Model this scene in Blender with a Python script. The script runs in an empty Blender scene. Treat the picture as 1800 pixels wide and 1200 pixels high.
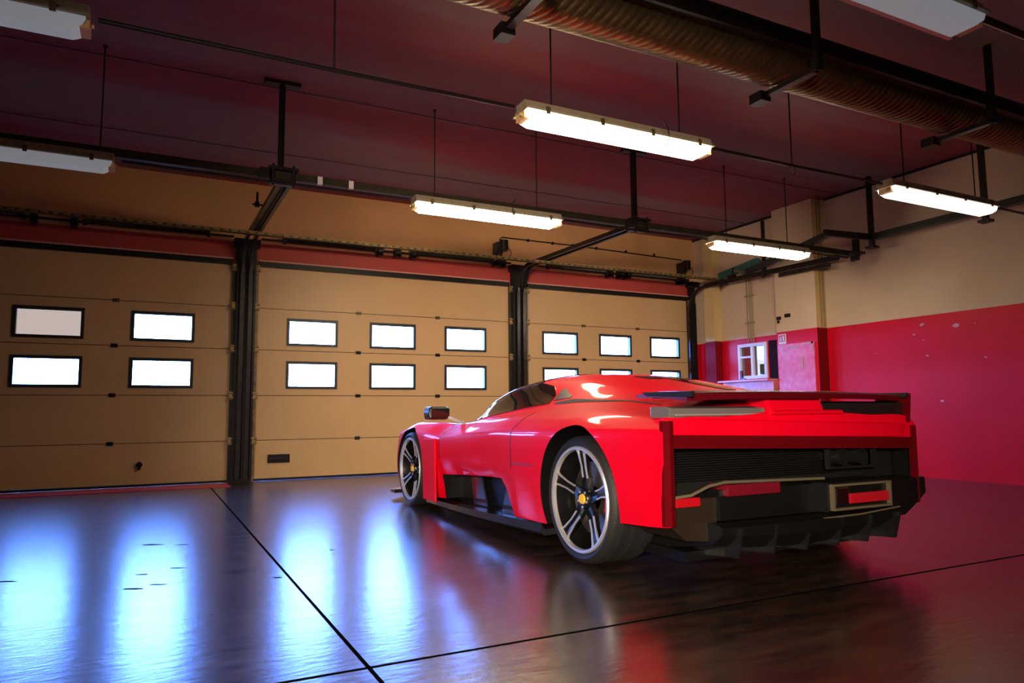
import bpy, bmesh, math, random
from mathutils import Vector, Matrix
import numpy as np
random.seed(7)
C = bpy.context.scene.collection
SC = bpy.context.scene

# ------------------------------------------------------------------ camera
F_PX, YAW, PIT, ROL, CAM_H = 1255.954, math.radians(26.99743), math.radians(5.62736), math.radians(-0.48315), 0.86
fw = Vector((math.sin(YAW)*math.cos(PIT), math.cos(YAW)*math.cos(PIT), math.sin(PIT)))
r0 = Vector((math.cos(YAW), -math.sin(YAW), 0)); u0 = r0.cross(fw)
rt = math.cos(ROL)*r0 + math.sin(ROL)*u0
up = -math.sin(ROL)*r0 + math.cos(ROL)*u0
cam = bpy.data.cameras.new('camera'); cam.sensor_width = 36; cam.lens = F_PX/1800*36; cam.clip_start = .05
camo = bpy.data.objects.new('camera', cam); C.objects.link(camo)
m = Matrix.Identity(4)
for i in range(3):
    m[i][0], m[i][1], m[i][2] = rt[i], up[i], -fw[i]
m[2][3] = CAM_H
camo.matrix_world = m
SC.camera = camo

# ------------------------------------------------------------------ world and light
w = bpy.data.worlds.new('sky'); SC.world = w; w.use_nodes = True
bg = w.node_tree.nodes['Background']
wn = w.node_tree; bg.inputs[1].default_value = 76.0          # bright overcast sky above, dark ground below the horizon
tcw = wn.nodes.new('ShaderNodeTexCoord'); spw = wn.nodes.new('ShaderNodeSeparateXYZ'); wn.links.new(tcw.outputs['Generated'], spw.inputs[0])
rw = wn.nodes.new('ShaderNodeValToRGB'); rw.color_ramp.elements[0].position = .495; rw.color_ramp.elements[0].color = (.004, .007, .012, 1)
rw.color_ramp.elements[1].position = .505; rw.color_ramp.elements[1].color = (.125, .31, 1.0, 1)
mw = wn.nodes.new('ShaderNodeMapRange'); mw.inputs[1].default_value = -1; mw.inputs[2].default_value = 1
wn.links.new(spw.outputs[2], mw.inputs[0]); wn.links.new(mw.outputs[0], rw.inputs[0]); wn.links.new(rw.outputs[0], bg.inputs[0])
SC.view_settings.view_transform = 'Standard'; SC.view_settings.look = 'None'
SC.view_settings.gamma = 1; SC.view_settings.use_curve_mapping = False
SC.view_settings.exposure = 0.0
LAMP_HOT, LAMP_MID, LAMP_DIM = 56.0, 38.0, 0.20
FILL = 1.0

def area(name, loc, rot, sx, sy, power, col, portal=False):
    l = bpy.data.lights.new(name, 'AREA'); l.shape = 'RECTANGLE'; l.size = sx; l.size_y = sy
    l.energy = power; l.color = col
    if portal: l.cycles.is_portal = True
    o = bpy.data.objects.new(name, l); C.objects.link(o); o.location = loc; o.rotation_euler = rot
    return o
# added fill spot behind the camera, aimed at the car and middle door
sl = bpy.data.lights.new('fill_spot', 'SPOT'); sl.energy = 4800*FILL; sl.color = (1, .78, .58); sl.spot_size = math.radians(43); sl.spot_blend = 1.0; sl.shadow_soft_size = .5
so = bpy.data.objects.new('fill_spot', sl); C.objects.link(so); so.location = (-3.0, -3.4, 1.9); so.rotation_euler = (math.radians(82.5), 0, math.radians(-34.5))

# ------------------------------------------------------------------ materials
def mat(name, col, rough=.5, metal=0, spec=.5, coat=0, emit=None, estr=0, noise=0, nscale=6, bump=0, bscale=80, stretch=(1,1,1), coat_rough=.05, col2=None):
    m = bpy.data.materials.new(name); m.use_nodes = True
    nt = m.node_tree; b = nt.nodes['Principled BSDF']
    b.inputs['Base Color'].default_value = (*col, 1); b.inputs['Roughness'].default_value = rough
    b.inputs['Metallic'].default_value = metal; b.inputs['Specular IOR Level'].default_value = spec
    b.inputs['Coat Weight'].default_value = coat; b.inputs['Coat Roughness'].default_value = coat_rough
    if emit: b.inputs['Emission Color'].default_value = (*emit, 1); b.inputs['Emission Strength'].default_value = estr
    if noise or bump:
        tc = nt.nodes.new('ShaderNodeTexCoord'); mp = nt.nodes.new('ShaderNodeMapping'); mp.inputs['Scale'].default_value = stretch
        nt.links.new(tc.outputs['Object'], mp.inputs[0])
    if noise:
        n = nt.nodes.new('ShaderNodeTexNoise'); n.inputs['Scale'].default_value = nscale; n.inputs['Detail'].default_value = 5
        nt.links.new(mp.outputs[0], n.inputs['Vector'])
        r = nt.nodes.new('ShaderNodeValToRGB'); r.color_ramp.elements[0].position = .3; r.color_ramp.elements[1].position = .7
        c2 = col2 or tuple(c*(1-noise) for c in col)
        r.color_ramp.elements[0].color = (*c2, 1); r.color_ramp.elements[1].color = (*col, 1)
        nt.links.new(n.outputs[0], r.inputs[0]); nt.links.new(r.outputs[0], b.inputs['Base Color'])
    if bump:
        n2 = nt.nodes.new('ShaderNodeTexNoise'); n2.inputs['Scale'].default_value = bscale; n2.inputs['Detail'].default_value = 3
        nt.links.new(mp.outputs[0], n2.inputs['Vector'])
        bp = nt.nodes.new('ShaderNodeBump'); bp.inputs['Strength'].default_value = bump; bp.inputs['Distance'].default_value = .01
        nt.links.new(n2.outputs[0], bp.inputs['Height']); nt.links.new(bp.outputs[0], b.inputs['Normal'])
    return m

def zband(name, stops, rough=.5, axis=2, nz=.08, coat=0, bump=.1, nscale=2.0, stretch=(1,1,1), rough2=None):
    """flat paint whose colour changes at given heights: stops = [(limit, colour), ...] in metres"""
    m = mat(name, stops[0][1], rough, coat=coat)
    nt = m.node_tree; b = nt.nodes['Principled BSDF']
    tc = nt.nodes.new('ShaderNodeTexCoord'); sp = nt.nodes.new('ShaderNodeSeparateXYZ'); nt.links.new(tc.outputs['Object'], sp.inputs[0])
    last = None; col = None
    for lim, c in stops:
        rgb = nt.nodes.new('ShaderNodeRGB'); rgb.outputs[0].default_value = (*c, 1)
        if col is None: col = rgb.outputs[0]
        else:
            g = nt.nodes.new('ShaderNodeMath'); g.operation = 'GREATER_THAN'; g.inputs[1].default_value = last
            nt.links.new(sp.outputs[axis], g.inputs[0])
            mx = nt.nodes.new('ShaderNodeMix'); mx.data_type = 'RGBA'
            nt.links.new(g.outputs[0], mx.inputs[0]); nt.links.new(col, mx.inputs[6]); nt.links.new(rgb.outputs[0], mx.inputs[7]); col = mx.outputs[2]
            if rough2 is not None:
                mr = nt.nodes.new('ShaderNodeMapRange'); mr.inputs[3].default_value = rough; mr.inputs[4].default_value = rough2
                nt.links.new(g.outputs[0], mr.inputs[0]); nt.links.new(mr.outputs[0], b.inputs['Roughness'])
        last = lim
    mp = nt.nodes.new('ShaderNodeMapping'); mp.inputs['Scale'].default_value = stretch; nt.links.new(tc.outputs['Object'], mp.inputs[0])
    n = nt.nodes.new('ShaderNodeTexNoise'); n.inputs['Scale'].default_value = nscale; n.inputs['Detail'].default_value = 6; nt.links.new(mp.outputs[0], n.inputs[0])
    mr = nt.nodes.new('ShaderNodeMapRange'); mr.inputs[1].default_value = .3; mr.inputs[2].default_value = .7; mr.inputs[3].default_value = 1-nz; mr.inputs[4].default_value = 1+nz
    nt.links.new(n.outputs[0], mr.inputs[0])
    hs = nt.nodes.new('ShaderNodeHueSaturation'); nt.links.new(mr.outputs[0], hs.inputs['Value']); nt.links.new(col, hs.inputs['Color'])
    nt.links.new(hs.outputs[0], b.inputs['Base Color'])
    if bump:
        n2 = nt.nodes.new('ShaderNodeTexNoise'); n2.inputs['Scale'].default_value = 5; n2.inputs['Detail'].default_value = 4; nt.links.new(tc.outputs['Object'], n2.inputs[0])
        bp = nt.nodes.new('ShaderNodeBump'); bp.inputs['Strength'].default_value = bump; bp.inputs['Distance'].default_value = .02
        nt.links.new(n2.outputs[0], bp.inputs['Height']); nt.links.new(bp.outputs[0], b.inputs['Normal'])
    return m

RED = mat('car_red', (.82, .001, .020), .45, coat=.28, coat_rough=.05, spec=.05)
RED2 = mat('car_red_satin', (.5, .004, .012), .35, coat=.4)
BLK = mat('satin_black', (.0055, .0055, .006), .38, spec=.35)
CARB = mat('carbon_black', (.014, .014, .016), .25, coat=.6, noise=.4, nscale=120)
MESHB = mat('mesh_black', (.009, .010, .008), .6, spec=.3, noise=.5, nscale=60, bump=.5, bscale=200)
GLASSB = mat('tinted_glass', (.010, .013, .013), .04, spec=.8, coat=1)
LENS = mat('smoked_lens', (.16, .15, .15), .12, spec=.8, coat=1)
TYRE = mat('tyre_rubber', (.012, .0125, .0135), .6, bump=.2, bscale=60)
RIMD = mat('rim_dark', (.03, .031, .034), .25, metal=.8)
RIMB = mat('rim_bright', (.85, .84, .82), .38, metal=.75)
DISC = mat('brake_disc', (.28, .25, .22), .3, metal=.9, noise=.3, nscale=40)
YEL = mat('cap_yellow', (.85, .55, .04), .3)
SKIRT = mat('skirt_carbon', (.02, .022, .03), .22, coat=1, noise=.4, nscale=90)
TRIMB = mat('bronze_trim', (.20, .17, .11), .4, metal=.4)
LRED = mat('red_lens', (.5, .01, .02), .2, coat=1)
DOOR = zband('door_tan', [(9, (.56, .37, .185))], .42, nz=.05, nscale=1.3, bump=.05)
STEELB = mat('black_steel', (.011, .009, .008), .4, metal=.2, noise=.5, nscale=9)
STEELD = mat('dark_galvanised', (.07, .065, .07), .32, metal=.85, noise=.4, nscale=12)
STRUT = mat('olive_galvanised', (.20, .16, .09), .45, metal=.6, noise=.5, nscale=14)
BRASS = mat('zinc_yellow', (.42, .30, .13), .4, metal=.55, noise=.55, nscale=18)
FRAMEB = mat('window_frame', (.018, .022, .030), .4)
HOUS = mat('lamp_housing', (.34, .29, .20), .45, noise=.25, nscale=15)
DUCT = mat('duct_metal', (.34, .25, .12), .36, metal=.85, noise=.35, nscale=7)
TEAL = mat('teal_plate', (.03, .16, .15), .5)
WALLW = zband('back_wall_paint', [(2.83, (.30, .10, .06)), (3.115, (.42, .055, .045)), (9, (.60, .33, .14))], .55, nz=.10, nscale=1.2, stretch=(.5, 1, 1))
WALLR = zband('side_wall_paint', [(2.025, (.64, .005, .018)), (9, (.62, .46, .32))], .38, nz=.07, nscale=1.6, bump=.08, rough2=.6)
WALLR.node_tree.nodes['Principled BSDF'].inputs['Specular IOR Level'].default_value = .16
WALLY = zband('pier_lamplit_paint', [(2.025, (.20, .004, .010)), (9, (.60, .44, .20))], .7, nz=.07, rough2=.7)
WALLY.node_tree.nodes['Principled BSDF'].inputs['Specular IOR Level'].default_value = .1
WALLO = mat('plain_wall', (.30, .20, .14), .7)
CEILM = zband('ceiling_light_bands', [(9, (.40, .12, .12))], .65, axis=1, nz=.1)
def fancy_ceiling():  # grey and red bands of reflected light put into the ceiling colour
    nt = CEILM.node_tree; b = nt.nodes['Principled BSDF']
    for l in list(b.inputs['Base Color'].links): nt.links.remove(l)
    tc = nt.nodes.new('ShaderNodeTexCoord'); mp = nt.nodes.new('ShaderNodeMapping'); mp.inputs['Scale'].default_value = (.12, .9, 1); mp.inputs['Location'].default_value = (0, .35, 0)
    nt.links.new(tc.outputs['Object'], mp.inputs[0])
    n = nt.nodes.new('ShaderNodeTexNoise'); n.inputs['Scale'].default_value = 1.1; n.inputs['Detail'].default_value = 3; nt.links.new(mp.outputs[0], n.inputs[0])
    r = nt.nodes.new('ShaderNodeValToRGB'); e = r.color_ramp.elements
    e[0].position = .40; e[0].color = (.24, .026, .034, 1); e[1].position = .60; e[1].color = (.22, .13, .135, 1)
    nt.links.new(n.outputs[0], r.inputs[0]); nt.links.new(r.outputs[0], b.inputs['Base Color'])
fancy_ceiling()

def floor_material():
    m = mat('floor_epoxy', (.020, .011, .006), .2, spec=1.0); nt = m.node_tree; b = nt.nodes['Principled BSDF']
    b.inputs['IOR'].default_value = 1.9
    tc = nt.nodes.new('ShaderNodeTexCoord'); mp = nt.nodes.new('ShaderNodeMapping'); mp.inputs['Rotation'].default_value = (0, 0, math.radians(-27))
    mp.inputs['Scale'].default_value = (1, 3.5, 1); nt.links.new(tc.outputs['Object'], mp.inputs[0])
    n = nt.nodes.new('ShaderNodeTexNoise'); n.inputs['Scale'].default_value = 3.0; n.inputs['Detail'].default_value = 7; n.inputs['Roughness'].default_value = .65
    nt.links.new(mp.outputs[0], n.inputs[0])
    r = nt.nodes.new('ShaderNodeValToRGB'); e = r.color_ramp.elements
    e[0].position = .38; e[0].color = (.010, .006, .004, 1); e[1].position = .66; e[1].color = (.060, .028, .012, 1)
    nt.links.new(n.outputs[0], r.inputs[0]); nt.links.new(r.outputs[0], b.inputs['Base Color'])
    mr = nt.nodes.new('ShaderNodeMapRange'); mr.inputs[3].default_value = .19; mr.inputs[4].default_value = .28
    nt.links.new(n.outputs[0], mr.inputs[0]); nt.links.new(mr.outputs[0], b.inputs['Roughness'])
    n2 = nt.nodes.new('ShaderNodeTexNoise'); n2.inputs['Scale'].default_value = 9; n2.inputs['Detail'].default_value = 5
    nt.links.new(mp.outputs[0], n2.inputs[0])
    bp = nt.nodes.new('ShaderNodeBump'); bp.inputs['Strength'].default_value = .06; bp.inputs['Distance'].default_value = .02
    nt.links.new(n2.outputs[0], bp.inputs['Height']); nt.links.new(bp.outputs[0], b.inputs['Normal'])
    return m
FLOOR = floor_material()
JOINT = mat('joint_dark', (.004, .004, .005), 1.0, spec=0)
REDSTRIP = mat('floor_strip_red', (.55, .03, .06), .35)
WHITE = mat('white_paint', (.75, .70, .70), .5)
PINKW = mat('glossy_pink_panel', (.85, .22, .22), .3, noise=.35, nscale=9)
def emitter(name, col, s):
    return mat(name, (.8, .8, .78), .4, emit=col, estr=s)
GLOW1 = emitter('tube_glow_bright', (1, .80, .52), LAMP_HOT)
GLOW5 = emitter('tube_glow_centre', (1, .82, .56), 24.0)
GLOW2 = emitter('tube_glow_medium', (1, .84, .62), LAMP_MID)
GLOW3 = mat('tube_glow_faint', (.16, .16, .17), .4, emit=(.80, .82, .90), estr=LAMP_DIM)
def pane_material(name, tint):
    m = bpy.data.materials.new(name); m.use_nodes = True; nt = m.node_tree; nt.nodes.clear()
    o = nt.nodes.new('ShaderNodeOutputMaterial'); t = nt.nodes.new('ShaderNodeBsdfTransparent'); t.inputs[0].default_value = (*tint, 1)
    g = nt.nodes.new('ShaderNodeBsdfGlossy'); g.inputs['Roughness'].default_value = .05; mx = nt.nodes.new('ShaderNodeMixShader'); mx.inputs[0].default_value = .06
    nt.links.new(t.outputs[0], mx.inputs[1]); nt.links.new(g.outputs[0], mx.inputs[2]); nt.links.new(mx.outputs[0], o.inputs[0]); return m
PANE = pane_material('window_glass', (.95, .97, 1)); PANE_DIM = pane_material('vignette_glass', (.25, .145, .078))  # dim tint puts the vignette into the left door's upper panes

# ------------------------------------------------------------------ mesh helpers
class MB:
    def __init__(s): s.v = []; s.f = []; s.mi = []
    def add(s, vs, fs, mi=0):
        o = len(s.v); s.v += [tuple(v) for v in vs]; s.f += [tuple(i+o for i in f) for f in fs]; s.mi += [mi]*len(fs); return s
    def box(s, x0, x1, y0, y1, z0, z1, mi=0):
        vs = [(x, y, z) for z in (z0, z1) for y in (y0, y1) for x in (x0, x1)]
        return s.add(vs, [(0,2,3,1), (4,5,7,6), (0,1,5,4), (2,6,7,3), (0,4,6,2), (1,3,7,5)], mi)
    def cyl(s, p, q, r, n=12, r2=None, mi=0):
        p, q = Vector(p), Vector(q); d = (q-p).normalized(); a = d.orthogonal().normalized(); b = d.cross(a); r2 = r if r2 is None else r2
        vs = [p+r*(math.cos(t)*a+math.sin(t)*b) for t in [2*math.pi*k/n for k in range(n)]] + [q+r2*(math.cos(t)*a+math.sin(t)*b) for t in [2*math.pi*k/n for k in range(n)]]
        fs = [(k, (k+1) % n, n+(k+1) % n, n+k) for k in range(n)] + [tuple(range(n-1, -1, -1)), tuple(range(n, 2*n))]
        return s.add(vs, fs, mi)
    def bar(s, p, q, wd, h, upv=(0,0,1), mi=0):
        p, q = Vector(p), Vector(q); d = (q-p).normalized(); u = Vector(upv); sd = d.cross(u).normalized(); u = sd.cross(d).normalized()
        vs = [e+a*sd*wd/2+b*u*h/2 for e in (p, q) for a, b in ((-1,-1),(1,-1),(1,1),(-1,1))]
        return s.add(vs, [(0,3,2,1), (4,5,6,7), (0,1,5,4), (1,2,6,5), (2,3,7,6), (3,0,4,7)], mi)
    def tube(s, pts, r, n=8, mi=0):
        pts = [Vector(p) for p in pts]; rings = []; a = None
        for i, p in enumerate(pts):
            d = (pts[min(i+1, len(pts)-1)]-pts[max(i-1, 0)]).normalized()
            a = d.orthogonal().normalized() if a is None else (a-d*a.dot(d)).normalized()
            b = d.cross(a); rings.append([p+r*(math.cos(2*math.pi*k/n)*a+math.sin(2*math.pi*k/n)*b) for k in range(n)])
        vs = [v for rg in rings for v in rg]; fs = []
        for i in range(len(pts)-1):
            fs += [(i*n+k, i*n+(k+1) % n, (i+1)*n+(k+1) % n, (i+1)*n+k) for k in range(n)]
        fs += [tuple(range(n-1, -1, -1)), tuple(range((len(pts)-1)*n, len(pts)*n))]
        return s.add(vs, fs, mi)
    def prism(s, poly, axis, a0, a1, mi=0):
        def mk(p, a):
            l = list(p); l.insert(axis, a); return tuple(l)
        n = len(poly); vs = [mk(p, a0) for p in poly]+[mk(p, a1) for p in poly]
        return s.add(vs, [(k, (k+1) % n, n+(k+1) % n, n+k) for k in range(n)]+[tuple(range(n-1, -1, -1)), tuple(range(n, 2*n))], mi)
    def rev(s, prof, c, n=64, mi=0, closed=True):
        """revolve (axial offset along x, radius) profile about the x axis through c"""
        vs = []; k = len(prof)
        for i in range(n):
            t = 2*math.pi*i/n
            vs += [(c[0]+a, c[1]+r*math.cos(t), c[2]+r*math.sin(t)) for a, r in prof]
        fs = []
        for i in range(n):
            j = (i+1) % n
            for q in range(k if closed else k-1):
                q2 = (q+1) % k; fs.append((i*k+q, j*k+q, j*k+q2, i*k+q2))
        return s.add(vs, fs, mi)
    def grid(s, G, mi=0, flip=False):
        n, k = len(G), len(G[0]); vs = [tuple(p) for row in G for p in row]
        fs = [(i*k+j, i*k+j+1, (i+1)*k+j+1, (i+1)*k+j) for i in range(n-1) for j in range(k-1)]
        if flip: fs = [f[::-1] for f in fs]
        return s.add(vs, fs, mi)

def wloc(p):
    v = Vector((0, 0, 0))
    while p: v += p.location; p = p.parent
    return v
def obj(name, mb, mt, parent=None, smooth=False, bevel=0, fix=True, label=None):
    me = bpy.data.meshes.new(name); o0 = wloc(parent)
    me.from_pydata([tuple(Vector(v)-o0) for v in mb.v], [], mb.f)
    for p, i in zip(me.polygons, mb.mi): p.material_index = i
    if fix:
        bm = bmesh.new(); bm.from_mesh(me); bmesh.ops.recalc_face_normals(bm, faces=bm.faces); bm.to_mesh(me); bm.free()
    for q in (mt if isinstance(mt, (list, tuple)) else [mt]): me.materials.append(q)
    o = bpy.data.objects.new(name, me); C.objects.link(o); o.parent = parent
    if smooth:
        me.polygons.foreach_set('use_smooth', [True]*len(me.polygons))
        me.set_sharp_from_angle(angle=math.radians(38 if smooth is True else smooth))
    if bevel:
        b = o.modifiers.new('bevel', 'BEVEL'); b.width = bevel; b.segments = 2; b.limit_method = 'ANGLE'
    if label: o['label'] = label
    return o
def thing(name, label, cat, loc=(0,0,0), group=None):
    o = bpy.data.objects.new(name, None); C.objects.link(o); o.location = loc; o['label'] = label; o['category'] = cat
    if group: o['group'] = group
    return o
def tag(o, label, cat, group=None):
    o['label'] = label; o['category'] = cat
    if group: o['group'] = group
    return o
def struct(name, mb, mt, **k):
    o = obj(name, mb, mt, **k); o['kind'] = 'structure'; return o
def copy_tree(o, parent=None):
    c = o.copy(); C.objects.link(c); c.parent = parent
    for ch in list(o.children): copy_tree(ch, c)
    return c

D, W, H = 9.835, 8.70, 3.915
XL, YB = -7.0, -4.5
# ------------------------------------------------------------------ room shell
struct('floor', MB().box(XL-.3, W+.3, YB-.3, D+.6, -.2, 0), FLOOR)
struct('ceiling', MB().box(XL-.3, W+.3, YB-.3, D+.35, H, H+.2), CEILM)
bays = [(-3.05, .93), (1.25, 4.95), (5.27, 8.655)]
wb = MB().box(XL, W, D, D+.3, 2.83, H)
for a, b in ((XL, bays[0][0]), (bays[0][1], bays[1][0]), (bays[1][1], bays[2][0]), (bays[2][1], W)): wb.box(a, b, D, D+.3, 0, 2.83)
struct('wall_back', wb, WALLW)
# side wall with a window hole (y 8.19-8.80, z 1.36-1.93)
wy0, wy1, wz0, wz1 = 8.19, 8.80, 1.36, 1.93
wr = MB().box(W, W+.3, YB, wy0, 0, H).box(W, W+.3, wy1, D+.3, 0, H).box(W, W+.3, wy0, wy1, 0, wz0).box(W, W+.3, wy0, wy1, wz1, H)
wall_r = struct('wall_right', wr, WALLR)
struct('wall_left', MB().box(XL-.3, XL, YB, D+.3, 0, H), WALLO)
struct('wall_front', MB().box(XL-.3, W+.3, YB-.3, YB, 0, H), WALLO)
# piers on the side wall: cream faces, lamps' yellow light put into the flank colour
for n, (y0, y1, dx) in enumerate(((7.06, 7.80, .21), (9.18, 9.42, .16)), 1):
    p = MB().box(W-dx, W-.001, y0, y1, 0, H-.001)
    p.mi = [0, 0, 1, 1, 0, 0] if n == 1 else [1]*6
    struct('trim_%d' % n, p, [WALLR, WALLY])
# ceiling cornice line along the side wall
struct('trim_3', MB().box(W-.02, W-.002, YB, 7.0, H-.03, H-.001).box(W-.02, W-.002, 7.85, D-.002, H-.03, H-.001), STEELB)
# floor joints and the red strip before the left door
struct('trim_4', MB().box(.697, .711, -2, 9.2, -.001, .0012), JOINT)
struct('trim_5', MB().box(-4, 8.6, 2.466, 2.480, -.001, .0012), JOINT)
struct('trim_6', MB().box(-3.0, .92, 9.25, 9.72, -.001, .008), REDSTRIP)
# window in the side wall
win = MB()
for a, b, c, d in ((wy0, wy1, wz0, wz0+.05), (wy0, wy1, wz1-.05, wz1), (wy0, wy0+.05, wz0+.05, wz1-.05), (wy1-.05, wy1, wz0+.05, wz1-.05), (8.47, 8.52, wz0+.05, wz1-.05), (8.52, wy1-.05, 1.70, 1.73)):
    win.box(W-.03, W+.06, a, b, c, d)
wo = struct('window_1', win, WHITE)
obj('pane', MB().box(W+.01, W+.016, wy0+.04, wy1-.04, wz0+.04, wz1-.04), pane_material('side_glass', (.30, .20, .13)), wo)
# room wing seen beyond that window
struct('wall_outer', MB().box(W+1.6, W+1.7, 7.2, 9.9, 0, 1.72), mat('outdoor_olive', (.10, .11, .03), .8, noise=.6, nscale=4))

# ------------------------------------------------------------------ sectional garage doors
seams = [0.0, .521, 1.10, 1.70, 2.253, 2.83]
wins = {0: [(-2.62, .70), (-1.415, .71), (-.21, .71)], 1: [(1.63, .68), (2.76, .68), (3.89, .68)], 2: [(5.55, .665), (6.63, .655), (7.675, .65)]}
yF, yK = D+.006, D+.05
for bi, (x0, x1) in enumerate(bays):
    dr = bpy.data.objects.new('door_%d' % (bi+1), None); C.objects.link(dr); dr.location = ((x0+x1)/2, D, 0); dr['kind'] = 'structure'
    for k in range(5):
        z0, z1 = seams[k]+(.03 if k == 0 else .004), seams[k+1]-.004
        pm = MB(); holes = []
        if k in (2, 3):
            zc0, zc1 = (1.215, 1.535) if k == 2 else (1.79, 2.11)
            holes = [(a+.02, a+w_-.02) for a, w_ in wins[bi]]
        if holes:
            pm.box(x0, x1, yF, yK, z0, zc0).box(x0, x1, yF, yK, zc1, z1)
            xs = [x0]+[v for h in holes for v in h]+[x1]
            for q in range(0, len(xs), 2): pm.box(xs[q], xs[q+1], yF, yK, zc0, zc1)
        else: pm.box(x0, x1, yF, yK, z0, z1)
        # shallow pressed ribs along each section
        for zz in (z0+.03, z1-.03): pm.box(x0+.01, x1-.01, yF-.0025, yF, zz-.004, zz+.004)
        obj('panel', pm, DOOR, dr)
        if holes:
            for a, b in holes:
                fm = MB(); t = .035
                A, B, c0, c1 = a-.02, b+.02, zc0-.025, zc1+.025
                for q in ((A, B, c0, c0+t), (A, B, c1-t, c1), (A, A+t, c0+t, c1-t), (B-t, B, c0+t, c1-t)): fm.box(q[0], q[1], yF-.014, yK+.01, q[2], q[3])
                fo = obj('window_frame', fm, FRAMEB, dr)
                obj('pane', MB().box(A+t-.004, B-t+.004, yF+.016, yF+.020, c0+t-.004, c1-t+.004), PANE_DIM if (bi == 0 and k == 3 and a < -1) else PANE, fo)
                area('daylight_portal', ((a+b)/2, yK+.06, (zc0+zc1)/2), (math.radians(-90), 0, 0), b-a, zc1-zc0, 1, (1, 1, 1), portal=True)
    for sz in seams[1:5]: obj('seam_strip', MB().box(x0, x1, yF+.012, yK, sz-.004, sz+.004), STEELB, dr)
    # hinges at the seams, backing strip, bottom seal, handles
    hx = [x0+(x1-x0)*f for f in ((.36, .68) if bi else (.55,))] if bi != 0 else [-.38]
    for xx in ([2.60, 3.78] if bi == 1 else [6.33, 7.42] if bi == 2 else [-.38]):
        for sz in seams[1:5]: obj('hinge', MB().box(xx-.035, xx+.035, yF-.014, yF-.0005, sz-.022, sz+.022).cyl((xx-.03, yF-.016, sz), (xx+.03, yF-.016, sz), .008, 8), STRUT if sz > 1.8 else STEELB, dr)
    obj('bottom_seal', MB().box(x0, x1, yF-.004, yK, .001, .029), STEELB, dr)
    obj('top_seal', MB().box(x0, x1, D-.05, D-.001, 2.80, 2.862).box(x0, x1, D-.03, D-.001, 2.862, 2.872), STEELB, dr)
    obj('seal_highlight', MB().box(x0, x1, D-.034, D-.001, 2.873, 2.892), mat('highlight_pink', (.62, .30, .26), .35), dr)  # highlight above the seal, put in as a pale pink strip
    if bi == 1: obj('handle', MB().box(1.42, 1.70, yF-.03, yF-.001, .225, .335).box(1.45, 1.67, yF-.045, yF-.03, .265, .29), BLK, dr, bevel=.008)
    if bi == 0: obj('lock', MB().cyl((-.06, yF-.03, .26), (-.06, yF, .26), .035, 16).box(-.075, -.045, yF-.045, yF-.03, .20, .30), BLK, dr)

# ------------------------------------------------------------------ door posts with rollers and overhead tracks
def arc(y, z, r, a0, a1, n=8):
    return [(y+r*math.cos(math.radians(a0+(a1-a0)*i/n)), z+r*math.sin(math.radians(a0+(a1-a0)*i/n))) for i in range(n+1)]
def door_post(x0, x1, label, sides, yend=6.70, zh=3.08):
    xc = (x0+x1)/2; t = thing('door_post', label, 'door track', (xc, D-.06, 0))
    obj('post', MB().box(x0+.035, x1-.035, D-.07, D-.002, 0, 3.10).box(x0+.05, x0+.065, D-.10, D-.07, .02, 2.75).box(x1-.065, x1-.05, D-.10, D-.07, .02, 2.75), STEELB, t)
    for sx in sides:
        xe = x0 if sx < 0 else x1
        obj('door_edge_strip', MB().box(min(xe, xe-sx*.035), max(xe, xe-sx*.035), D-.045, D-.002, .0, 2.80), STRUT if sx > 0 else STEELB, t)
        xt = xc+sx*(.05 if len(sides) == 2 else .135)
        pts = [(D-.13, .05), (D-.13, zh-.38)]+[(D-.51+a, zh-.38+b) for a, b in arc(0, 0, .38, 0, 90)][1:]+[(yend, zh-.03)]
        tm = MB()
        for (ya, za), (yb, zb) in zip(pts[:-1], pts[1:]): tm.bar((xt, ya, za), (xt, yb, zb), .035, .05, (1, 0, 0) if abs(zb-za) > abs(yb-ya)*20 else (0, -1, 1))
        obj('track', tm, STEELD, t)
        for sz in (.521, 1.10, 1.70, 2.253, 2.76):
            rx = xe-sx*.015
            obj('roller', MB().cyl((rx-.03, D-.075, sz+.03), (rx+.03, D-.075, sz+.03), .013, 10).cyl((rx-.03, D-.075, sz-.03), (rx+.03, D-.075, sz-.03), .013, 10).box(rx-.02, rx+.02, D-.07, D-.047, sz-.05, sz+.05), BRASS, t)
    xt0, xt1 = xc-.10, xc+.10
    obj('top_plate', MB().box(x0+.0, x1-.0, D-.16, D-.002, 3.03, 3.13), STEELD, t)
    if len(sides) == 2:
        obj('web', MB().bar((xc, 9.30, 3.115), (xc, yend, 3.085), .06, .02, (0, 0, 1)), STEELB, t)
    else:
        obj('web', MB().bar((xc-.135, 9.30, zh+.035), (xc-.135, yend, zh+.005), .05, .03, (0, 0, 1)), STEELB, t)
    return t
door_post(.93, 1.25, 'black steel post and overhead tracks between the left and middle garage doors', (-1, 1))
door_post(4.95, 5.27, 'black steel post and overhead tracks between the middle and right garage doors', (-1, 1))
p3 = door_post(8.50, 8.69, 'black steel post and track in the corner at the right garage door', (-1,), yend=6.62, zh=2.97)

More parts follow.
